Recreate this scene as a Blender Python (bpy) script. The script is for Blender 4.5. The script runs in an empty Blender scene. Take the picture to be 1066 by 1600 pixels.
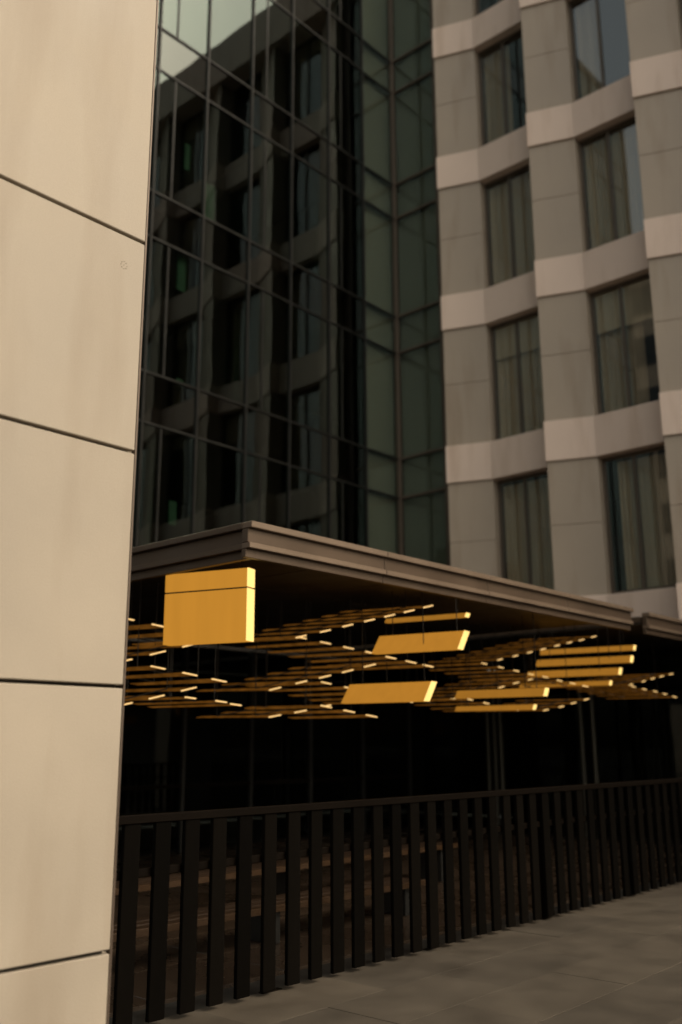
import bpy, bmesh, math, random
from mathutils import Vector, Matrix
random.seed(7)
R = math.radians
scene = bpy.context.scene
COL = scene.collection

# ------------------------------------------------------------------ camera, sky, sun, exposure
EYE = 1.7
HEAD = R(41.7)                      # heading, measured from +X (the stone wall runs along X)
cam_d = bpy.data.cameras.new('camera')
cam = bpy.data.objects.new('camera', cam_d); COL.objects.link(cam)
cam_d.sensor_fit = 'VERTICAL'; cam_d.sensor_height = 36; cam_d.sensor_width = 24
cam_d.lens = 33.44
cam_d.clip_start = 0.05; cam_d.clip_end = 2000
cam.location = (0, 0, EYE)
cam.rotation_euler = (R(90 + 13.8), R(0.25), HEAD - R(90))
cam_d.dof.use_dof = True
cam_d.dof.focus_distance = 6.2
cam_d.dof.aperture_fstop = 0.95
scene.camera = cam

SUN_AZ, SUN_EL = -76.0, 42.0        # degrees from +X, counter-clockwise
world = bpy.data.worlds.new('World'); scene.world = world
world.use_nodes = True
wn, wl = world.node_tree.nodes, world.node_tree.links
wn.clear()
sky = wn.new('ShaderNodeTexSky'); sky.sky_type = 'NISHITA'; sky.sun_disc = False
sky.sun_elevation = R(SUN_EL); sky.sun_rotation = R(90 - SUN_AZ)
sky.air_density = 1.6; sky.dust_density = 6.0; sky.ozone_density = 0.6
hs = wn.new('ShaderNodeHueSaturation'); hs.inputs['Saturation'].default_value = 0.42
tint = wn.new('ShaderNodeMix'); tint.data_type = 'RGBA'; tint.blend_type = 'MULTIPLY'
tint.inputs[0].default_value = 1.0
tint.inputs[7].default_value = (1.0, 0.93, 0.80, 1)
bg = wn.new('ShaderNodeBackground'); bg.inputs['Strength'].default_value = 0.15
wo = wn.new('ShaderNodeOutputWorld')
wl.new(sky.outputs[0], hs.inputs['Color']); wl.new(hs.outputs[0], tint.inputs[6])
wl.new(tint.outputs[2], bg.inputs[0]); wl.new(bg.outputs[0], wo.inputs[0])

sun_d = bpy.data.lights.new('sun', 'SUN'); sun_d.energy = 0.6; sun_d.angle = R(14)
sun_d.color = (1.0, 0.86, 0.68)
sun = bpy.data.objects.new('sun', sun_d); COL.objects.link(sun)
sd = Vector((math.cos(R(SUN_AZ)) * math.cos(R(SUN_EL)), math.sin(R(SUN_AZ)) * math.cos(R(SUN_EL)), math.sin(R(SUN_EL))))
sun.rotation_euler = sd.to_track_quat('Z', 'Y').to_euler()

vs = scene.view_settings
vs.view_transform = 'Standard'; vs.look = 'None'; vs.gamma = 1.0; vs.exposure = 0.5
vs.use_curve_mapping = False
scene.cycles.use_denoising = True
scene.cycles.max_bounces = 6; scene.cycles.transparent_max_bounces = 10
scene.cycles.sample_clamp_indirect = 6

# ------------------------------------------------------------------ materials
def new_mat(name):
    m = bpy.data.materials.new(name); m.use_nodes = True
    nt = m.node_tree; nt.nodes.clear()
    out = nt.nodes.new('ShaderNodeOutputMaterial')
    return m, nt, out

def surf(name, col, rough=0.6, metal=0.0, var=0.12, scale=3.0, detail_scale=60.0, bump=0.15, bump_dist=0.004,
         spec=0.5, stain=0.0, stretch=(1, 1, 1), rand=0.0, coat=0.0):
    """Procedural surface: base colour with cloudy and fine mottling, roughness wear and fine relief."""
    m, nt, out = new_mat(name); N, L = nt.nodes, nt.links
    b = N.new('ShaderNodeBsdfPrincipled'); L.new(b.outputs[0], out.inputs[0])
    geo = N.new('ShaderNodeNewGeometry')
    mp = N.new('ShaderNodeMapping'); mp.inputs['Scale'].default_value = stretch
    L.new(geo.outputs['Position'], mp.inputs[0])
    n1 = N.new('ShaderNodeTexNoise'); n1.inputs['Scale'].default_value = scale; n1.inputs['Detail'].default_value = 6
    n2 = N.new('ShaderNodeTexNoise'); n2.inputs['Scale'].default_value = detail_scale; n2.inputs['Detail'].default_value = 4
    for n in (n1, n2): L.new(mp.outputs[0], n.inputs['Vector'])
    add = N.new('ShaderNodeMath'); add.operation = 'ADD'
    mul = N.new('ShaderNodeMath'); mul.operation = 'MULTIPLY'; mul.inputs[1].default_value = 0.5
    L.new(n2.outputs[0], mul.inputs[0]); L.new(n1.outputs[0], add.inputs[0]); L.new(mul.outputs[0], add.inputs[1])
    src = add.outputs[0]
    if rand:
        oi = N.new('ShaderNodeObjectInfo')
        rm = N.new('ShaderNodeMath'); rm.operation = 'MULTIPLY_ADD'
        rm.inputs[1].default_value = rand; L.new(oi.outputs['Random'], rm.inputs[0]); L.new(src, rm.inputs[2])
        sb = N.new('ShaderNodeMath'); sb.operation = 'SUBTRACT'; sb.inputs[1].default_value = rand / 2
        L.new(rm.outputs[0], sb.inputs[0]); src = sb.outputs[0]
    mr = N.new('ShaderNodeMapRange')
    mr.inputs[1].default_value = 0.45; mr.inputs[2].default_value = 1.05
    mr.inputs[3].default_value = 1 - var; mr.inputs[4].default_value = 1 + var
    L.new(src, mr.inputs[0])
    mx = N.new('ShaderNodeMix'); mx.data_type = 'RGBA'; mx.blend_type = 'MULTIPLY'; mx.inputs[0].default_value = 1
    mx.inputs[6].default_value = (*col, 1); L.new(mr.outputs[0], mx.inputs[7])
    colour = mx.outputs[2]
    if stain:
        st = N.new('ShaderNodeTexNoise'); st.inputs['Scale'].default_value = 1.0; st.inputs['Detail'].default_value = 8
        ms = N.new('ShaderNodeMapping'); ms.inputs['Scale'].default_value = (3.2, 3.2, 0.5)
        L.new(geo.outputs['Position'], ms.inputs[0]); L.new(ms.outputs[0], st.inputs['Vector'])
        sr = N.new('ShaderNodeMapRange'); sr.inputs[1].default_value = 0.52; sr.inputs[2].default_value = 0.75
        sr.inputs[3].default_value = 0; sr.inputs[4].default_value = stain
        L.new(st.outputs[0], sr.inputs[0])
        m2 = N.new('ShaderNodeMix'); m2.data_type = 'RGBA'; m2.blend_type = 'MULTIPLY'
        L.new(sr.outputs[0], m2.inputs[0]); L.new(colour, m2.inputs[6]); m2.inputs[7].default_value = (0.62, 0.54, 0.45, 1)
        colour = m2.outputs[2]
    L.new(colour, b.inputs['Base Color'])
    rr = N.new('ShaderNodeMapRange'); rr.inputs[1].default_value = 0.3; rr.inputs[2].default_value = 0.7
    rr.inputs[3].default_value = max(0.02, rough - 0.08); rr.inputs[4].default_value = min(1, rough + 0.08)
    L.new(n1.outputs[0], rr.inputs[0]); L.new(rr.outputs[0], b.inputs['Roughness'])
    b.inputs['Metallic'].default_value = metal
    b.inputs['Specular IOR Level'].default_value = spec
    if coat: b.inputs['Coat Weight'].default_value = coat
    if bump:
        bp = N.new('ShaderNodeBump'); bp.inputs['Strength'].default_value = bump; bp.inputs['Distance'].default_value = bump_dist
        L.new(n2.outputs[0], bp.inputs['Height']); L.new(bp.outputs[0], b.inputs['Normal'])
    return m

def glass(name, tintc, ior=1.6, refl=(0.92, 1.0, 0.97), wave=0.012, coat=0.0):
    m, nt, out = new_mat(name); N, L = nt.nodes, nt.links
    tr = N.new('ShaderNodeBsdfTransparent'); tr.inputs[0].default_value = (*tintc, 1)
    gl = N.new('ShaderNodeBsdfGlossy'); gl.inputs['Roughness'].default_value = 0.015; gl.inputs['Color'].default_value = (*refl, 1)
    fr = N.new('ShaderNodeFresnel'); fr.inputs['IOR'].default_value = ior
    mix = N.new('ShaderNodeMixShader')
    geo = N.new('ShaderNodeNewGeometry')
    n = N.new('ShaderNodeTexNoise'); n.inputs['Scale'].default_value = 0.9; n.inputs['Detail'].default_value = 1
    L.new(geo.outputs['Position'], n.inputs['Vector'])
    bp = N.new('ShaderNodeBump'); bp.inputs['Strength'].default_value = wave; bp.inputs['Distance'].default_value = 0.2
    L.new(n.outputs[0], bp.inputs['Height']); L.new(bp.outputs[0], gl.inputs['Normal'])
    cr = N.new('ShaderNodeMath'); cr.operation = 'ADD'; cr.inputs[1].default_value = coat; cr.use_clamp = True
    L.new(fr.outputs[0], cr.inputs[0]); bf = N.new('ShaderNodeMath'); bf.operation = 'SUBTRACT'; bf.inputs[0].default_value = 1.0
    L.new(geo.outputs['Backfacing'], bf.inputs[1])
    ff = N.new('ShaderNodeMath'); ff.operation = 'MULTIPLY'
    L.new(cr.outputs[0], ff.inputs[0]); L.new(bf.outputs[0], ff.inputs[1]); L.new(ff.outputs[0], mix.inputs[0]); L.new(tr.outputs[0], mix.inputs[1]); L.new(gl.outputs[0], mix.inputs[2])
    L.new(mix.outputs[0], out.inputs[0])
    return m

def lamp_mat(name, col, strength, var=0.12):
    m, nt, out = new_mat(name); N, L = nt.nodes, nt.links
    e = N.new('ShaderNodeEmission'); e.inputs[0].default_value = (*col, 1)
    n = N.new('ShaderNodeTexNoise'); n.inputs['Scale'].default_value = 9
    geo = N.new('ShaderNodeNewGeometry'); mp = N.new('ShaderNodeMapping'); mp.inputs['Scale'].default_value = (1, 1, 0.12)
    L.new(geo.outputs['Position'], mp.inputs[0]); L.new(mp.outputs[0], n.inputs['Vector'])
    mr = N.new('ShaderNodeMapRange'); mr.inputs[1].default_value = 0.3; mr.inputs[2].default_value = 0.7
    mr.inputs[3].default_value = strength * (1 - var); mr.inputs[4].default_value = strength * (1 + var)
    L.new(n.outputs[0], mr.inputs[0]); L.new(mr.outputs[0], e.inputs[1]); L.new(e.outputs[0], out.inputs[0])
    return m

M = {}
M['limestone'] = surf('limestone', (0.322, 0.277, 0.222), 0.62, var=0.13, scale=1.3, detail_scale=150, bump=0.3, stain=0.34, rand=0.16)
M['joint'] = surf('joint', (0.03, 0.025, 0.018), 0.9, var=0.2)
M['paver'] = surf('paver', (0.056, 0.045, 0.032), 0.7, var=0.30, scale=2.6, detail_scale=140, bump=0.4, rand=0.34, stain=0.3)
M['ground'] = surf('ground', (0.07, 0.06, 0.05), 0.85, var=0.2, scale=1.5)
M['band'] = surf('band', (0.69, 0.56, 0.485), 0.6, var=0.06, scale=0.9, detail_scale=60, stain=0.4)
M['pier'] = surf('pier', (0.355, 0.297, 0.24), 0.42, var=0.07, scale=0.8, detail_scale=50, bump=0.05, stain=0.45, spec=0.5)
M['reveal'] = surf('reveal', (0.16, 0.14, 0.12), 0.5, var=0.1)
M['frame'] = surf('frame', (0.10, 0.082, 0.065), 0.4, var=0.1, metal=0.3)
M['curtain'] = surf('curtain', (0.55, 0.47, 0.38), 0.9, var=0.2, scale=2, stretch=(1, 14, 0.2))
M['blind'] = surf('blind', (0.55, 0.42, 0.36), 0.8, var=0.08, scale=2)
M['room_blind'] = surf('room_blind', (0.145, 0.125, 0.105), 0.85, var=0.1, scale=0.8, rand=0.3)  # for the panels added to lighten the tower's corner bays
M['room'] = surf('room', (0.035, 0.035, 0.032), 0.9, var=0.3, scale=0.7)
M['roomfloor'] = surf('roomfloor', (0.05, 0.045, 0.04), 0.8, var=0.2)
M['mullion'] = surf('mullion', (0.013, 0.013, 0.012), 0.45, var=0.15, metal=0.2, spec=0.3)
M['corner_post'] = surf('corner_post', (0.10, 0.075, 0.058), 0.4, var=0.12, metal=0.4)
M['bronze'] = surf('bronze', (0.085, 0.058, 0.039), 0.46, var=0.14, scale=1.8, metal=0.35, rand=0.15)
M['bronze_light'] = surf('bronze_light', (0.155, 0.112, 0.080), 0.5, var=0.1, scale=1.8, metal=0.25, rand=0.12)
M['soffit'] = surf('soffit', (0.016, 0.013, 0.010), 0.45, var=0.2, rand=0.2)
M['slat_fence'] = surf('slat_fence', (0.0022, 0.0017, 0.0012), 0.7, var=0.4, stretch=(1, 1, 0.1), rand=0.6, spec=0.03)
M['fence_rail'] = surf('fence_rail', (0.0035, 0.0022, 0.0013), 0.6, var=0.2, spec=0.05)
M['terrace'] = surf('terrace', (0.03, 0.02, 0.013), 0.28, var=0.3, scale=1.2, rand=0.2)
M['black'] = surf('black', (0.008, 0.008, 0.007), 0.5, var=0.2)
M['lobby_post'] = surf('lobby_post', (0.10, 0.095, 0.08), 0.35, var=0.1, metal=0.4)
M['wire'] = surf('wire', (0.01, 0.009, 0.008), 0.5, var=0.1)
M['tower_glass'] = glass('tower_glass', (0.33, 0.45, 0.40), 1.6, (0.84, 1.0, 0.93), coat=0.02)
M['clear_glass'] = glass('clear_glass', (0.80, 0.86, 0.82), 1.6, (0.9, 1.0, 0.95), coat=0.03)
M['spandrel_glass'] = glass('spandrel_glass', (0.20, 0.22, 0.19), 1.6, (0.92, 1.0, 0.94), coat=0.02)
M['window_glass'] = glass('window_glass', (0.84, 0.84, 0.80), 1.6, (0.90, 0.98, 1.0), wave=0.004, coat=0.09)
M['lobby_glass'] = glass('lobby_glass', (0.5, 0.5, 0.45), 1.5)
M['far_wall'] = surf('far_wall', (0.30, 0.25, 0.20), 0.8, var=0.12, scale=0.3)
M['far_glass'] = surf('far_glass', (0.02, 0.022, 0.024), 0.08, var=0.2)
AMBER = (1.0, 0.44, 0.065)
M['panel_glow'] = lamp_mat('panel_glow', (1.0, 0.43, 0.05), 0.38, 0.035)
M['bar_glow'] = lamp_mat('bar_glow', (1.0, 0.42, 0.05), 0.24, 0.04)
M['low_panel_glow'] = lamp_mat('low_panel_glow', (1.0, 0.42, 0.05), 0.33, 0.04)
M['blade_glow'] = lamp_mat('blade_glow', (1.0, 0.38, 0.05), 0.07, 0.35)
M['end_glow'] = lamp_mat('end_glow', (1.0, 0.62, 0.24), 0.85, 0.08)
M['panel_end_glow'] = lamp_mat('panel_end_glow', (1.0, 0.64, 0.2), 1.1, 0.05)

# ------------------------------------------------------------------ helpers
_cache = {}
def mesh_box(sx, sy, sz, bev=0.0, mat=None):
    key = (round(sx, 4), round(sy, 4), round(sz, 4), bev, mat)
    if key in _cache: return _cache[key]
    bm = bmesh.new(); bmesh.ops.create_cube(bm, size=1)
    bmesh.ops.scale(bm, vec=(sx, sy, sz), verts=bm.verts)
    if bev: bmesh.ops.bevel(bm, geom=bm.edges[:], offset=bev, segments=1, affect='EDGES')
    me = bpy.data.meshes.new('box'); bm.to_mesh(me); bm.free()
    me.materials.append(M[mat]); _cache[key] = me
    return me

def wloc(o):
    v = Vector(o.location)
    while o.parent: o = o.parent; v += Vector(o.location)
    return v

def link(name, me, parent=None, loc=(0, 0, 0), label=None, rot=None):
    """one mesh object at world position loc (parents are never rotated)"""
    o = bpy.data.objects.new(name, me); COL.objects.link(o)
    p = Vector(loc)
    if parent is not None:
        o.parent = parent; p = p - wloc(parent)
    o.location = p
    if rot: o.rotation_euler = rot
    if label: o['label'] = label
    return o

def box(name, a, b, mat, parent=None, bev=0.0, rot=None, label=None):
    a, b = Vector(a), Vector(b)
    s = b - a; c = (a + b) / 2
    return link(name, mesh_box(abs(s.x), abs(s.y), abs(s.z), bev, mat), parent, c, label, rot)

def thing(name, loc, label, cat, group=None):
    o = bpy.data.objects.new(name, None); COL.objects.link(o); o.location = loc
    o.empty_display_size = 0.2
    o['label'] = label; o['category'] = cat
    if group: o['group'] = group
    return o

def structure(o): o['kind'] = 'structure'; return o

def poly_prism(pts, z0, z1, mat, bev=0.0):
    """vertical prism over a plan polygon, world coordinates"""
    bm = bmesh.new()
    lo = [bm.verts.new((x, y, z0)) for x, y in pts]; hi = [bm.verts.new((x, y, z1)) for x, y in pts]
    bm.faces.new(lo[::-1]); bm.faces.new(hi)
    n = len(pts)
    for i in range(n): bm.faces.new((lo[i], lo[(i + 1) % n], hi[(i + 1) % n], hi[i]))
    bmesh.ops.recalc_face_normals(bm, faces=bm.faces)
    if bev: bmesh.ops.bevel(bm, geom=bm.edges[:], offset=bev, segments=1, affect='EDGES')
    me = bpy.data.meshes.new('prism'); bm.to_mesh(me); bm.free(); me.materials.append(M[mat])
    return me

def bar_mesh(p, q, w, mat):
    """square bar from p to q, world coordinates relative to p"""
    d = Vector(q) - Vector(p); L = d.length
    bm = bmesh.new(); bmesh.ops.create_cube(bm, size=1)
    bmesh.ops.scale(bm, vec=(w, w, L), verts=bm.verts)
    bmesh.ops.translate(bm, vec=(0, 0, L / 2), verts=bm.verts)
    bmesh.ops.rotate(bm, cent=(0, 0, 0), matrix=d.to_track_quat('Z', 'Y').to_matrix(), verts=bm.verts)
    me = bpy.data.meshes.new('bar'); bm.to_mesh(me); bm.free(); me.materials.append(M[mat])
    return me

# ------------------------------------------------------------------ ground, terrace
g = bpy.data.meshes.new('ground')
g.from_pydata([(-400, -400, 0), (400, -400, 0), (400, 400, 0), (-400, 400, 0)], [], [(0, 1, 2, 3)])
g.materials.append(M['ground'])
structure(link('ground', g))

FENCE_Y = 5.02
pav = structure(box('pavement', (-4, -3, 0.004), (17, FENCE_Y + 0.10, 0.05), 'joint'))
PW, PD = 1.2, 0.6
for j in range(10):
    y1 = FENCE_Y + 0.1 - j * PD
    off = (j % 2) * 0.6 + 0.13
    for i in range(13):
        x0 = 0.6 + i * PW + off
        dz = random.uniform(-0.0015, 0.0015)
        link('paving_slab', mesh_box(PW - 0.003, PD - 0.003, 0.03, 0.0008, 'paver'), pav,
             (x0 + PW / 2, y1 - PD / 2, 0.055 + dz), rot=(random.uniform(-1, 1) * 0.0015, random.uniform(-1, 1) * 0.0015, 0))

ter = structure(box('terrace', (3.0, FENCE_Y + 0.105, 0.004), (24, 20, 0.04), 'black'))
for j in range(9):
    for i in range(11):
        link('floor_tile', mesh_box(1.192, 0.792, 0.03, 0.003, 'terrace'), ter, (3.7 + i * 1.2, 5.87 + j * 0.8, 0.05))

# ------------------------------------------------------------------ right building: folded stone piers, bands, windows
XF = 16.4
FLOORS = [3.58 + 3.5 * k for k in range(6)]          # underside of each band
BAND_H = 0.82
MOD = 2.37
NPIER = 8
rb = thing('stone_building', (XF, 0, 0), 'beige building with folded piers, pale floor bands and tall windows at right', 'building')
TIP0, ROOT0 = 11.23, 10.33
WEDGE = 0.36
tips = [(TIP0 - MOD * k, ROOT0 - MOD * k) for k in range(NPIER)]
YEND = tips[-1][1] - 1.4
TOP = FLOORS[-1] + 1.35
for k, z0 in enumerate(FLOORS):
    z1 = z0 + BAND_H if k < 5 else TOP
    for (yt, yr) in tips:
        yn = yt - MOD
        # one band segment per module: folded face (tip -> root) then straight in front of the window
        P = [(XF + 0.3, yt - 0.002), (XF - WEDGE - 0.05, yt - 0.002), (XF - 0.05, yr), (XF - 0.05, yn + 0.004), (XF + 0.3, yn + 0.004)]
        if k == 5: P = [(XF + 0.3, yt - 0.002), (XF - WEDGE - 0.07, yt - 0.002), (XF - WEDGE - 0.07, yn + 0.004), (XF + 0.3, yn + 0.004)]
        link('floor_band', poly_prism(P, z0, z1, 'band', 0.008), rb)
    if k == 5: continue
    zt = FLOORS[k + 1]
    for i, (yt, yr) in enumerate(tips):
        yn = yt - MOD
        zm = z1 + (zt - z1) * 0.52
        for (pa, pb) in ((z1 + 0.002, zm - 0.0025), (zm + 0.0025, zt - 0.002)):
            link('pier_panel', poly_prism([(XF + 0.3, yt - 0.004), (XF - WEDGE, yt - 0.004), (XF, yr), (XF + 0.3, yr)], pa, pb, 'pier', 0.006), rb)
        # window: frame ring with an off-centre mullion, set 0.16 m back
        ya, yb, za, zb = yr - 0.002, yn + 0.002, z1 + 0.004, zt - 0.004
        key = ('win', i == 0)
        if 'winframe' not in _cache:
            bm = bmesh.new()
            W_, H_ = ya - yb, zb - za
            def add(y0, y1, zz0, zz1, x0=0.0, x1=0.07):
                r = bmesh.ops.create_cube(bm, size=1)
                bmesh.ops.scale(bm, vec=(x1 - x0, y1 - y0, zz1 - zz0), verts=r['verts'])
                bmesh.ops.translate(bm, vec=((x0 + x1) / 2, (y0 + y1) / 2, (zz0 + zz1) / 2), verts=r['verts'])
            add(-W_ / 2, -W_ / 2 + 0.06, 0, H_); add(W_ / 2 - 0.06, W_ / 2, 0, H_)
            add(-W_ / 2 + 0.06, W_ / 2 - 0.06, 0, 0.07); add(-W_ / 2 + 0.06, W_ / 2 - 0.06, H_ - 0.07, H_)
            add(0.06, 0.12, 0.07, H_ - 0.07)
            me = bpy.data.meshes.new('winframe'); bm.to_mesh(me); bm.free(); me.materials.append(M['frame'])
            _cache['winframe'] = me
            _cache['win'] = (W_, H_)
            # pleated curtain
            bm = bmesh.new(); n = 60; cw = 1.3
            prev = None
            for q in range(n + 1):
                y = -cw / 2 + cw * q / n; x = 0.03 * math.sin(q * 1.45) + 0.01 * math.sin(q * 3.1)
                a = bm.verts.new((x, y, 0)); b = bm.verts.new((x, y, H_ - 0.1))
                if prev: bm.faces.new((prev[0], a, b, prev[1]))
                prev = (a, b)
            me = bpy.data.meshes.new('curtain'); bm.to_mesh(me); bm.free(); me.materials.append(M['curtain'])
            _cache['curtain'] = me
        W_, H_ = _cache['win']
        yc = (ya + yb) / 2
        fr = link('window', _cache['winframe'], rb, (XF + 0.16, yc, za))
        for (y0, y1) in ((-W_ / 2 + 0.06, 0.06), (0.12, W_ / 2 - 0.06)):
            link('pane', mesh_box(0.012, y1 - y0 + 0.02, H_ - 0.12, 0, 'window_glass'), fr, (XF + 0.195, yc + (y0 + y1) / 2, za + H_ / 2),
                 rot=(0, random.uniform(-1, 1) * 0.004, random.uniform(-1, 1) * 0.006))
        sc_ = random.choice((1.0, 1.0, 1.0, 0.85, 0.7)) * (0.6 if k >= 3 else 1.0)
        cu = link('curtain', _cache['curtain'], fr, (XF + 0.27 + random.uniform(0, 0.06), yc + (1 - sc_) * 0.65 * random.choice((-1, 1)), za))
        cu.scale = (1.0, sc_, 1.0)
        if random.random() < 0.35:
            hh = random.uniform(0.4, 1.5)
            link('roller_blind', mesh_box(0.01, W_ - 0.16, hh, 0, 'curtain'), fr, (XF + 0.225, yc, zb - hh / 2))
    # room behind the windows of this floor
    box('room_floor', (XF + 0.31, YEND, z0 + 0.3), (XF + 4.5, TIP0, z1 - 0.01), 'roomfloor', rb)
box('back_wall', (XF + 4.5, YEND, 3.6), (XF + 4.7, 17.58, TOP - 0.05), 'room', rb)
box('end_wall', (XF + 0.02, YEND - 0.45, 3.58), (XF + 4.7, YEND - 0.002, TOP), 'pier', rb)
box('roof', (XF + 0.31, YEND, TOP - 0.35), (XF + 4.5, 14, TOP - 0.1), 'room', rb)
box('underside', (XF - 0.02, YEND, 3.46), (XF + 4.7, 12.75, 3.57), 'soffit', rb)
for y in (-6.2, -2.0, 2.6):
    box('ground_floor_column', (XF + 0.9, y, 0.01), (XF + 1.5, y + 0.6, 3.46), 'pier', rb, 0.02)
box('ground_floor_wall', (XF + 3.6, YEND, 0.01), (XF + 3.8, 12.5, 3.46), 'black', rb)

# ------------------------------------------------------------------ glass tower
YG = 12.8
gt = thing('glass_tower', (XF - 5, YG, 0), 'dark green glass curtain wall tower mirroring the stone building and a patch of sky', 'building')
BAY = 1.19
xs = [XF - BAY * i for i in range(12)]
Z0 = 3.6
zl = []
for k in range(6): zl += [3.6 + 3.5 * k, 4.52 + 3.5 * k]
zl.append(24.6)
SHARE = {}
def pane_y(x0, x1, za, zb, mat):
    t = 0.004
    link('pane', mesh_box(x1 - x0 - 0.03, 0.014, zb - za - 0.03, 0, mat), gt, ((x0 + x1) / 2, YG, (za + zb) / 2),
         rot=(random.gauss(0, 1) * t * 0.55, 0, random.gauss(0, 1) * t * 0.55))
for i in range(11):
    for q in range(12):
        sp = q % 2 == 0
        pane_y(xs[i + 1], xs[i], zl[q], zl[q + 1], 'clear_glass' if i == 0 else ('spandrel_glass' if sp else 'tower_glass'))
for i in range(1, 12):
    box('mullion', (xs[i] - 0.02, YG - 0.05, Z0), (xs[i] + 0.02, YG + 0.10, 24.6), 'mullion', gt, 0.004)
    # slim secondary post of the opening sash, set in from the mullion
    if i in (2, 4, 6, 8, 10):
        for q in range(1, 12, 2):
            box('sash_post', (xs[i] + 0.40, YG - 0.02, zl[q] + 0.03), (xs[i] + 0.44, YG + 0.06, zl[q + 1] - 0.03), 'mullion', gt, 0.003)
for i in range(11):
    for z in zl:
        box('transom', (xs[i + 1] + 0.022, YG - 0.035, z - 0.02), (xs[i] - 0.022, YG + 0.08, z + 0.02), 'mullion', gt, 0.004)
# narrow glazed return on the stone building's plane
YR0, YR1 = TIP0 + 0.02, YG
box('corner_post', (XF - 0.07, YG - 0.07, Z0), (XF + 0.05, YG + 0.05, 24.6), 'corner_post', gt, 0.006)
for q in range(12):
    link('pane', mesh_box(0.014, YR1 - YR0 - 0.30, zl[q + 1] - zl[q] - 0.03, 0, 'clear_glass'), gt,
         (XF, (YR0 + YR1) / 2 + 0.07, (zl[q] + zl[q + 1]) / 2), rot=(0, random.gauss(0, 1) * 0.002, random.gauss(0, 1) * 0.002))
for z in zl:
    box('transom', (XF - 0.045, YR0 + 0.26, z - 0.03), (XF + 0.06, YR1 - 0.075, z + 0.03), 'corner_post', gt, 0.004)
box('jamb', (XF - 0.10, YR0 + 0.01, Z0), (XF + 0.12, YR0 + 0.25, 24.6), 'corner_post', gt, 0.006)
# plain panels added behind both corner bays to lighten their dark glass
for q in range(12):
    box('corner_blind', (xs[1] + 0.05, YG + 0.11, zl[q] + 0.04), (xs[0] - 0.03, YG + 0.125, zl[q + 1] - 0.03), 'room_blind', gt)
    box('corner_blind', (XF + 0.10, YR0 + 0.27, zl[q] + 0.04), (XF + 0.115, YR1 - 0.02, zl[q + 1] - 0.03), 'room_blind', gt)
# rooms behind the glass
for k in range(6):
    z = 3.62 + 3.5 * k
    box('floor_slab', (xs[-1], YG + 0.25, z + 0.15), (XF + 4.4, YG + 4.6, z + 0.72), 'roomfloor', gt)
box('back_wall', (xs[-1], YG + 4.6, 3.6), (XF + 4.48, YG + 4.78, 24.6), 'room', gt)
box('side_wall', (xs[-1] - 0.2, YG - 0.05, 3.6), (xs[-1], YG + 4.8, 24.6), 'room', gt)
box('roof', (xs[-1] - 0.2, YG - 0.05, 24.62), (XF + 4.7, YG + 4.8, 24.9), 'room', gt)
for i in (1, 3, 5, 7, 9):
    for k in range(6):
        zf = 3.62 + 3.5 * k + 0.73
        if random.random() < 0.8:
            x = xs[i] - random.uniform(0.2, 0.8)
            box('partition', (x, YG + 0.9, zf), (x + 0.12, YG + 4.59, zf + 2.7), 'roomfloor', gt)
for (x, z, h, w) in ((10.13, 12.72, 0.55, 0.13), (10.68, 12.03, 0.75, 0.30), (10.10, 10.27, 0.75, 0.20), (10.15, 7.9, 0.55, 0.16), (10.11, 5.66, 0.42, 0.16)):
    box('window_blind', (x - w / 2, YG + 0.12, z - h / 2), (x + w / 2, YG + 0.15, z + h / 2), 'blind', gt, label='short pale green blind behind the dark glass')  # narrow pale panels set just behind the glass

# ------------------------------------------------------------------ lobby glazing below the tower
lg = thing('lobby_glazing', (10, 12.55, 0.05), 'dark glazed lobby front with slim pale posts under the canopy', 'glazing')
for i in range(9):
    x0 = 4.2 + i * 1.5
    box('pane', (x0 + 0.035, 12.545, 0.12), (x0 + 1.465, 12.557, 3.30), 'lobby_glass', lg)
    box('post', (x0 - 0.03, 12.49, 0.066), (x0 + 0.03, 12.61, 3.34), 'black', lg, 0.004)
for y0, y1 in ((5.9, 7.3), (7.36, 8.45), (8.80, 10.45), (10.86, 12.4)):
    box('pane', (16.55, y0, 0.12), (16.562, y1, 3.30), 'lobby_glass', lg)
for y in (8.5, 8.74, 10.5, 10.64, 10.8):
    box('post', (16.50, y - 0.02, 0.066), (16.60, y + 0.02, 3.34), 'lobby_post', lg, 0.004)
for x0, x1 in ((4.2, 16.4),):
    box('rail', (x0, 12.50, 1.05), (x1, 12.535, 1.11), 'fence_rail', lg)
box('back_wall', (3.2, 17.0, 0.07), (23, 17.2, 3.34), 'black', lg)
box('side_wall', (20.05, 5.6, 0.07), (20.25, 16.99, 3.34), 'black', lg)
box('side_wall', (3.0, 12.7, 0.07), (3.2, 16.99, 3.34), 'black', lg)
box('ceiling', (3.0, 12.78, 3.36), (23, 17.2, 3.45), 'soffit', lg)

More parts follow.
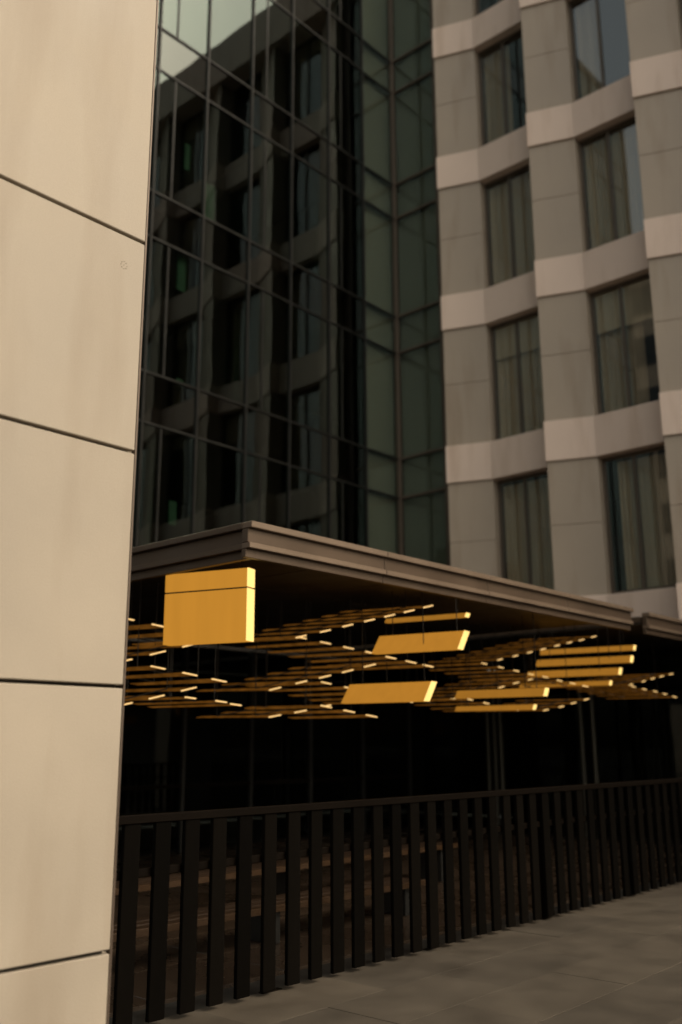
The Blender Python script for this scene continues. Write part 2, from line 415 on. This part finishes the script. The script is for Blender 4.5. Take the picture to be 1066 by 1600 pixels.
# ------------------------------------------------------------------ canopy
CX, CY = 5.28, 5.69
JX = 12.5
def canopy(name, x0, x1, y0, zt, label, left_edge):
    c = thing(name, ((x0 + x1) / 2, y0, zt - 0.3), label, 'canopy')
    lx = x0 + (0.14 if left_edge else 0.0)
    box('roof_deck', (lx, y0 + 0.14, zt - 0.13), (x1, 12.45, zt - 0.05), 'bronze', c)
    n = max(1, round((x1 - x0) / 1.8)); w = (x1 - x0) / n
    for i in range(n):
        a = x0 + i * w + (0.004 if i or not left_edge else 0); b = x0 + (i + 1) * w - 0.004
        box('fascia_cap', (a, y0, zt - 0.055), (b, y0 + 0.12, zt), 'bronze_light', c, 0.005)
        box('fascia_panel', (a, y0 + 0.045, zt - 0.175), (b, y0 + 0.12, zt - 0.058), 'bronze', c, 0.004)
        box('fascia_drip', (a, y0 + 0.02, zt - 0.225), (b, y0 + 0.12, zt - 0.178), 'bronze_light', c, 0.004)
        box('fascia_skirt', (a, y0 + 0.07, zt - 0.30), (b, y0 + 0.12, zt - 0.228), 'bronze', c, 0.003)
    if left_edge:
        m = 4; wy = (12.45 - y0 - 0.125) / m
        for i in range(m):
            a = y0 + 0.125 + i * wy; b = a + wy - 0.006
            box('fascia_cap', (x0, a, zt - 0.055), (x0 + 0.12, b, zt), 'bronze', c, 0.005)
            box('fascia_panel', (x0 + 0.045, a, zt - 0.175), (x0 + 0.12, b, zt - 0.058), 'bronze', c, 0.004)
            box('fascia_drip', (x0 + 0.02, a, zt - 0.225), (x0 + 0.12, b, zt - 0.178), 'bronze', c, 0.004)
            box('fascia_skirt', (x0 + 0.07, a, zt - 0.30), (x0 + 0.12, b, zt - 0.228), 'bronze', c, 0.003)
    nx = max(1, round((x1 - lx) / 1.2)); sx = (x1 - lx) / nx
    for i in range(nx):
        for j in range(4):
            sy = (12.4 - y0 - 0.16) / 4
            a = y0 + 0.15 + j * sy
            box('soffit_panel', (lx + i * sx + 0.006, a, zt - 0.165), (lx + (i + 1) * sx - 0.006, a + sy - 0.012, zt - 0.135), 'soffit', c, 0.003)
    return c
canopy('canopy', CX, JX, CY, 3.53, 'bronze edged flat canopy whose near corner points at the viewer', True)
canopy('canopy', JX + 0.45, 16.32, CY - 0.02, 3.52, 'shorter bronze canopy section at the right frame edge beyond the gap', False)
cc = thing('canopy_post', (8.2, 11.6, 0.065), 'round dark steel post under the canopy before the lobby glass', 'post')
def cyl(name, r, z0, z1, mat, parent, x, y, seg=20):
    bm = bmesh.new(); bmesh.ops.create_cone(bm, cap_ends=True, segments=seg, radius1=r, radius2=r, depth=z1 - z0)
    me = bpy.data.meshes.new('cyl'); bm.to_mesh(me); bm.free(); me.materials.append(M[mat])
    for p in me.polygons: p.use_smooth = len(p.vertices) == 4
    return link(name, me, parent, (x, y, (z0 + z1) / 2))
cyl('shaft', 0.11, 0.085, 3.36, 'black', cc, 8.2, 11.6); cyl('base_plate', 0.18, 0.066, 0.085, 'black', cc, 8.2, 11.6)

# ------------------------------------------------------------------ slatted fence
fe = thing('slatted_fence', (9, FENCE_Y, 0.06), 'low dark fence of upright slats along the pavement edge', 'fence')
x = 3.0; FH = 1.22
while x < 16.3:
    h = FH - 0.05
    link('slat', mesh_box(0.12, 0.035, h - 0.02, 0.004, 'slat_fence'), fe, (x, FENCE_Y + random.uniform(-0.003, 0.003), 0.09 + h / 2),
         rot=(0, random.uniform(-1, 1) * 0.002, random.uniform(-1, 1) * 0.03))
    x += 0.235
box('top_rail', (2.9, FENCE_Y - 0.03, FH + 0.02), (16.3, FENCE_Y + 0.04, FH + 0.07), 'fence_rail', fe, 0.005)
for z in (0.92,):
    box('cross_rail', (2.9, FENCE_Y + 0.024, z), (16.3, FENCE_Y + 0.06, z + 0.05), 'fence_rail', fe, 0.004)
for k in range(8):
    box('base_plate', (3.04 + k * 1.85, FENCE_Y + 0.05, 0.0662), (3.22 + k * 1.85, FENCE_Y + 0.098, 0.076), 'fence_rail', fe)
    px = 3.1 + k * 1.85
    box('fence_post', (px, FENCE_Y + 0.064, 0.0765), (px + 0.06, FENCE_Y + 0.10, FH + 0.018), 'fence_rail', fe, 0.004)

# ------------------------------------------------------------------ stone wall on the left
WX, WY = 2.82, 3.94
sw = thing('stone_wall', (0.5, WY + 0.4, 0.06), 'tall cream limestone wall of large panels with dark open joints, filling the left edge', 'wall')
box('core', (-2.0, WY + 0.045, 0.052), (WX - 0.012, WY + 0.62, 9.2), 'joint', sw)
edges = [0.062] + [0.785 + 1.2 * k for k in range(4)] + [6.785, 9.185]
GAP = 0.009
for c in range(3):
    xa, xb = WX - 1.6 * (c + 1), WX - 1.6 * c
    for r in range(6):
        za, zb = edges[r] + (GAP if r else 0), edges[r + 1] - GAP
        link('stone_panel', mesh_box(xb - xa - (0.012 if c else 0.006), 0.04, zb - za, 0.004, 'limestone'), sw,
             ((xa + xb) / 2 - (0 if c else -0.003), WY + 0.02, (za + zb) / 2),
             rot=(random.uniform(-1, 1) * 0.0012, 0, random.uniform(-1, 1) * 0.0012))
for r in range(6):
    za, zb = edges[r] + (GAP if r else 0), edges[r + 1] - GAP
    link('return_panel', mesh_box(0.04, 0.56, zb - za, 0.004, 'limestone'), sw, (WX - 0.018 + 0.02, WY + 0.045 + 0.29, (za + zb) / 2))
# small dotted rosette set on the panel beside the edge
bm = bmesh.new()
for q in range(9):
    if q == 8: cx, cz, rr = 0, 0, 0.0028
    else:
        a = q * math.pi / 4; cx, cz, rr = 0.019 * math.cos(a), 0.021 * math.sin(a), 0.0036 if q % 2 else 0.0026
    res = bmesh.ops.create_cone(bm, cap_ends=True, segments=8, radius1=rr, radius2=rr * 0.7, depth=0.003)
    bmesh.ops.rotate(bm, cent=(0, 0, 0), matrix=Matrix.Rotation(R(90), 3, 'X'), verts=res['verts'])
    bmesh.ops.translate(bm, vec=(cx, 0, cz), verts=res['verts'])
me = bpy.data.meshes.new('rosette'); bm.to_mesh(me); bm.free()
M['rosette'] = surf('rosette', (0.24, 0.20, 0.15), 0.7, var=0.1); me.materials.append(M['rosette'])
link('rosette', me, sw, (2.691, WY - 0.0022, 4.203), label='faint rosette of small drilled dots in the stone')
box('edge_trim', (WX + 0.024, WY + 0.03, 0.062), (WX + 0.034, WY + 0.60, 9.2), 'corner_post', sw)

# ------------------------------------------------------------------ block across the street (mirrored in the upper windows)
ob = thing('office_block', (-26, 24, 0), 'brown office block across the street, mirrored in the upper windows', 'building')
box('wall', (-30, 4, 0.01), (-24, 46, 33), 'far_wall', ob)
for k in range(8):
    for i in range(12):
        y = 6 + i * 3.3; z = 4 + k * 3.6
        link('window', mesh_box(0.06, 1.7, 2.0, 0, 'far_glass'), ob, (-23.99, y + 0.85, z + 1.0))

# ------------------------------------------------------------------ hanging amber lights under the canopy
CEIL = 3.36
rows = {
'A1': [(5.721, 7.86, 2.925), (5.94, 7.613, 2.852), (6.148, 7.38, 2.782), (6.347, 7.157, 2.715)],
'A2': [(5.782, 7.942, 2.547), (6.003, 7.693, 2.626), (6.217, 7.453, 2.703)],
'A3': [(5.942, 7.612, 2.44), (6.152, 7.376, 2.375), (6.346, 7.158, 2.312)],
'A4': [(5.797, 7.925, 2.119), (6.006, 7.691, 2.19), (6.215, 7.455, 2.266)],
'A5': [(6.278, 7.535, 2.161), (6.484, 7.304, 2.123), (6.582, 7.194, 2.092)],
'B1': [(7.519, 7.195, 2.867), (7.695, 6.997, 2.926), (7.858, 6.814, 2.985), (8.017, 6.636, 3.041), (8.164, 6.47, 3.091), (8.307, 6.31, 3.14), (8.444, 6.157, 3.189)],
'B2': [(7.953, 7.61, 2.897), (8.139, 7.4, 2.835), (8.316, 7.202, 2.776), (8.482, 7.016, 2.721), (8.638, 6.841, 2.663), (8.791, 6.669, 2.612), (8.92, 6.524, 2.568)],
'B3': [(7.832, 7.895, 2.35), (8.033, 7.67, 2.423), (8.214, 7.467, 2.485), (8.388, 7.271, 2.547), (8.558, 7.08, 2.609)],
'B4': [(8.143, 7.397, 2.38), (8.317, 7.201, 2.323), (8.484, 7.013, 2.266), (8.643, 6.834, 2.212), (8.759, 6.705, 2.173)],
'B5': [(7.906, 7.963, 2.044), (8.102, 7.743, 2.094), (8.289, 7.533, 2.152)],
'B6': [(8.145, 7.393, 2.116), (8.319, 7.198, 2.062), (8.487, 7.009, 2.009)],
'C1': [(11.513, 7.221, 2.864), (11.657, 7.059, 2.913), (11.793, 6.907, 2.962), (11.92, 6.765, 3.006), (12.053, 6.616, 3.055), (12.168, 6.487, 3.095), (12.283, 6.358, 3.131), (12.398, 6.228, 3.176)],
'C2': [(11.451, 7.442, 2.801), (11.605, 7.269, 2.748), (11.747, 7.109, 2.699), (11.883, 6.957, 2.65), (12.016, 6.808, 2.61), (12.145, 6.662, 2.561), (12.266, 6.527, 2.522), (12.383, 6.395, 2.482)],
'C3': [(11.319, 7.89, 2.342), (11.471, 7.719, 2.395), (11.623, 7.549, 2.449), (11.776, 7.378, 2.503), (11.916, 7.22, 2.561), (12.057, 7.062, 2.61)],
'C4': [(11.305, 7.605, 2.306), (11.455, 7.437, 2.254), (11.608, 7.266, 2.201), (11.725, 7.134, 2.167)],
'C5': [(12.715, 7.225, 2.203), (12.867, 7.055, 2.25), (12.988, 6.919, 2.301), (13.116, 6.775, 2.352)],
'D1': [(14.628, 6.732, 2.582), (14.741, 6.604, 2.542), (14.855, 6.477, 2.507), (14.954, 6.365, 2.467), (15.054, 6.254, 2.422)],
'D2': [(14.698, 6.803, 2.638), (14.838, 6.647, 2.689), (14.935, 6.537, 2.73), (15.033, 6.427, 2.765), (15.138, 6.31, 2.801)],
}
row_label = {
'A1': 'topmost amber blade row of the left cluster, stepping down across the big lit panel',
'A2': 'amber blade row of the left cluster climbing to meet the foot of the big panel',
'A3': 'middle descending amber blade row of the left cluster, under the big lit panel',
'A4': 'lower climbing amber blade row of the left cluster, beside the stone wall',
'A5': 'lowest amber blade row of the left cluster, dropping to the right',
'B1': 'topmost amber blade row of the middle cluster, climbing right above the short lit panel',
'B2': 'upper descending amber blade row of the middle cluster, below the short lit panel',
'B3': 'climbing amber blade row in the heart of the middle cluster',
'B4': 'descending amber blade row of the middle cluster in front of the lower lit panel',
'B5': 'lowest climbing amber blade row of the middle cluster, dim and short',
'B6': 'lowest descending amber blade row of the middle cluster, bottom of all the lights',
'C1': 'topmost amber blade row of the right cluster, climbing towards the stacked light bars',
'C2': 'long descending amber blade row of the right cluster under the stacked light bars',
'C3': 'climbing amber blade row of the right cluster above the thin slanted bar',
'C4': 'lowest descending amber blade row of the right cluster',
'C5': 'dim climbing amber blade row right of the lowest light bar',
'D1': 'farthest descending amber blade row near the right frame edge',
'D2': 'farthest climbing amber blade row near the right frame edge',
}
U = Vector((math.cos(R(107)), math.sin(R(107)), 0))      # blades run away to the left
for key, pts in rows.items():
    pts = [Vector(p) for p in pts]
    step = (pts[-1] - pts[0]) / (len(pts) - 1)
    w = step * (0.46 if key[0] in 'AB' else 0.34)
    L = 1.05
    th = 0.007
    base = pts[len(pts) // 2]
    t = thing('blade_light', base, row_label[key], 'pendant light', 'amber blade lights hung under the canopy')
    nrm = U.cross(w).normalized()
    if nrm.z < 0: nrm = -nrm
    def slab(o, a, b, n, mat, taper=1.0):
        bm = bmesh.new()
        q = [o, o + a, o + a + b * taper, o + b]
        lo = [bm.verts.new(v) for v in q]; hi = [bm.verts.new(v + n) for v in q]
        bm.faces.new(lo[::-1]); bm.faces.new(hi)
        for i in range(4): bm.faces.new((lo[i], lo[(i + 1) % 4], hi[(i + 1) % 4], hi[i]))
        bmesh.ops.recalc_face_normals(bm, faces=bm.faces)
        me = bpy.data.meshes.new('slab'); bm.to_mesh(me); bm.free(); me.materials.append(M[mat]); return me
    blade = slab(Vector((0, 0, 0)) + U * 0.022, U * L, -w, nrm * th, 'blade_glow', 0.55)
    cap = slab(-nrm * 0.003, U * 0.014, -w, nrm * (th + 0.006), 'end_glow')
    for p in pts:
        s = link('blade', blade, t, p)
        link('end_cap', cap, s, p)
    for f in (0.25, 0.75):
        a = pts[0] + U * L * f - w / 2 + nrm * (th + 0.008); b = pts[-1] + U * L * f - w / 2 + nrm * (th + 0.008)
        link('carrier_rod', bar_mesh(a, b, 0.012, 'wire'), t, a)
        for e in (a, b):
            link('suspension_wire', bar_mesh(e, (e.x, e.y, CEIL + 0.01), 0.007, 'wire'), t, e)

panels = [   # right top corner, height, length, label, seam
 ((5.658, 6.127, 3.236), 0.644, 0.795, 'largest square amber lit panel with a dark seam, nearest the stone wall', True),
 ((8.338, 5.673, 2.869), 0.208, 0.928, 'short wide amber lit panel just right of centre, upper of two', False),
 ((8.098, 5.943, 2.345), 0.209, 0.897, 'amber lit panel low in the middle among the blade rows', False),
 ((10.214, 5.824, 2.359), 0.098, 1.044, 'slanted slim amber light bar right of the low middle panel', False),
 ((12.809, 5.917, 2.917), 0.098, 1.263, 'second from top of the stacked amber light bars at right', False),
 ((12.693, 6.047, 2.748), 0.098, 1.232, 'third from top of the stacked amber light bars at right', False),
 ((13.002, 5.95, 3.08), 0.075, 1.276, 'topmost of the stacked amber light bars at right', False),
 ((12.596, 6.157, 2.57), 0.066, 1.21, 'lowest of the stacked amber light bars at right', False),
 ((10.996, 6.449, 2.205), 0.066, 0.998, 'small lowest amber light bar under the slanted bar', False),
 ((8.69, 5.88, 3.112), 0.05, 0.911, 'thin dim amber light bar above the short wide panel', False),
]
for (p, h, L, lab, seam) in panels:
    p = Vector(p)
    va = 108 if seam else 102                                # axis of the panel, degrees from +X
    V = Vector((math.cos(R(va)), math.sin(R(va)), 0)); Wd = Vector((math.cos(R(va - 90)), math.sin(R(va - 90)), 0))
    L *= 1.08
    D = 0.115 if h > 0.5 else (0.12 if h > 0.09 else 0.09)
    t = thing('panel_light', p - Vector((0, 0, h)), lab, 'pendant light', 'amber lit panels hung under the canopy')
    def blk(o, a, b, c, mat):
        bm = bmesh.new()
        q = [o, o + a, o + a + b, o + b]
        lo = [bm.verts.new(v) for v in q]; hi = [bm.verts.new(v + c) for v in q]
        bm.faces.new(lo[::-1]); bm.faces.new(hi)
        for i in range(4): bm.faces.new((lo[i], lo[(i + 1) % 4], hi[(i + 1) % 4], hi[i]))
        bmesh.ops.recalc_face_normals(bm, faces=bm.faces)
        bmesh.ops.bevel(bm, geom=bm.edges[:], offset=0.002, segments=1, affect='EDGES')
        me = bpy.data.meshes.new('blk'); bm.to_mesh(me); bm.free(); me.materials.append(M[mat]); return me
    Zv = Vector((0, 0, 1)) if seam else Vector((0, 0, 1)) + Wd * 0.95   # the slimmer panels hang tilted
    spans = [(-h, 0.0)]
    if seam: spans = [(-h, -0.181), (-0.166, 0.0)]
    for (z0, z1) in spans:
        link('diffuser', blk(V * 0.014 + Zv * z0, V * L, Wd * D, Zv * (z1 - z0), 'panel_glow' if h > 0.5 else ('low_panel_glow' if h > 0.15 else 'bar_glow')), t, p)
        link('end_cap', blk(Zv * z0 - Wd * 0.003, V * 0.013, Wd * (D + 0.006), Zv * (z1 - z0), 'panel_end_glow'), t, p)
    if seam:
        link('seam', blk(V * 0.018 + Zv * -0.1805 + Wd * 0.008, V * (L - 0.008), Wd * (D - 0.016), Zv * 0.014, 'black'), t, p)
    for f in (0.12, 0.88):
        a = p + V * L * f + Wd * D / 2
        link('suspension_wire', bar_mesh(a, (a.x, a.y, CEIL + 0.01), 0.007, 'wire'), t, a)

# ------------------------------------------------------------------ low timber benches on the terrace behind the fence
M['timber'] = surf('timber', (0.022, 0.012, 0.006), 0.4, var=0.3, stretch=(0.3, 6, 6), rand=0.3)
M['nosing'] = surf('nosing', (0.034, 0.018, 0.008), 0.35, var=0.15)
for (y, x0, x1, z, lab) in ((6.15, 4.0, 8.2, 0.34, 'low dark timber bench with a pale edge just behind the fence'),
                            (7.3, 4.6, 10.4, 0.46, 'longer dark timber bench farther back behind the fence')):
    b = thing('timber_bench', ((x0 + x1) / 2, y, 0.065), lab, 'bench')
    for q in range(3):
        box('seat_plank', (x0, y + 0.035 + q * 0.14, z), (x1, y + 0.165 + q * 0.14, z + 0.04), 'timber', b, 0.004)
    box('edge_strip', (x0, y, z - 0.01), (x1, y + 0.03, z + 0.045), 'nosing', b, 0.003)
    for px in (x0 + 0.2, (x0 + x1) / 2, x1 - 0.28):
        box('leg', (px, y + 0.06, 0.066), (px + 0.08, y + 0.40, z - 0.002), 'black', b, 0.004)
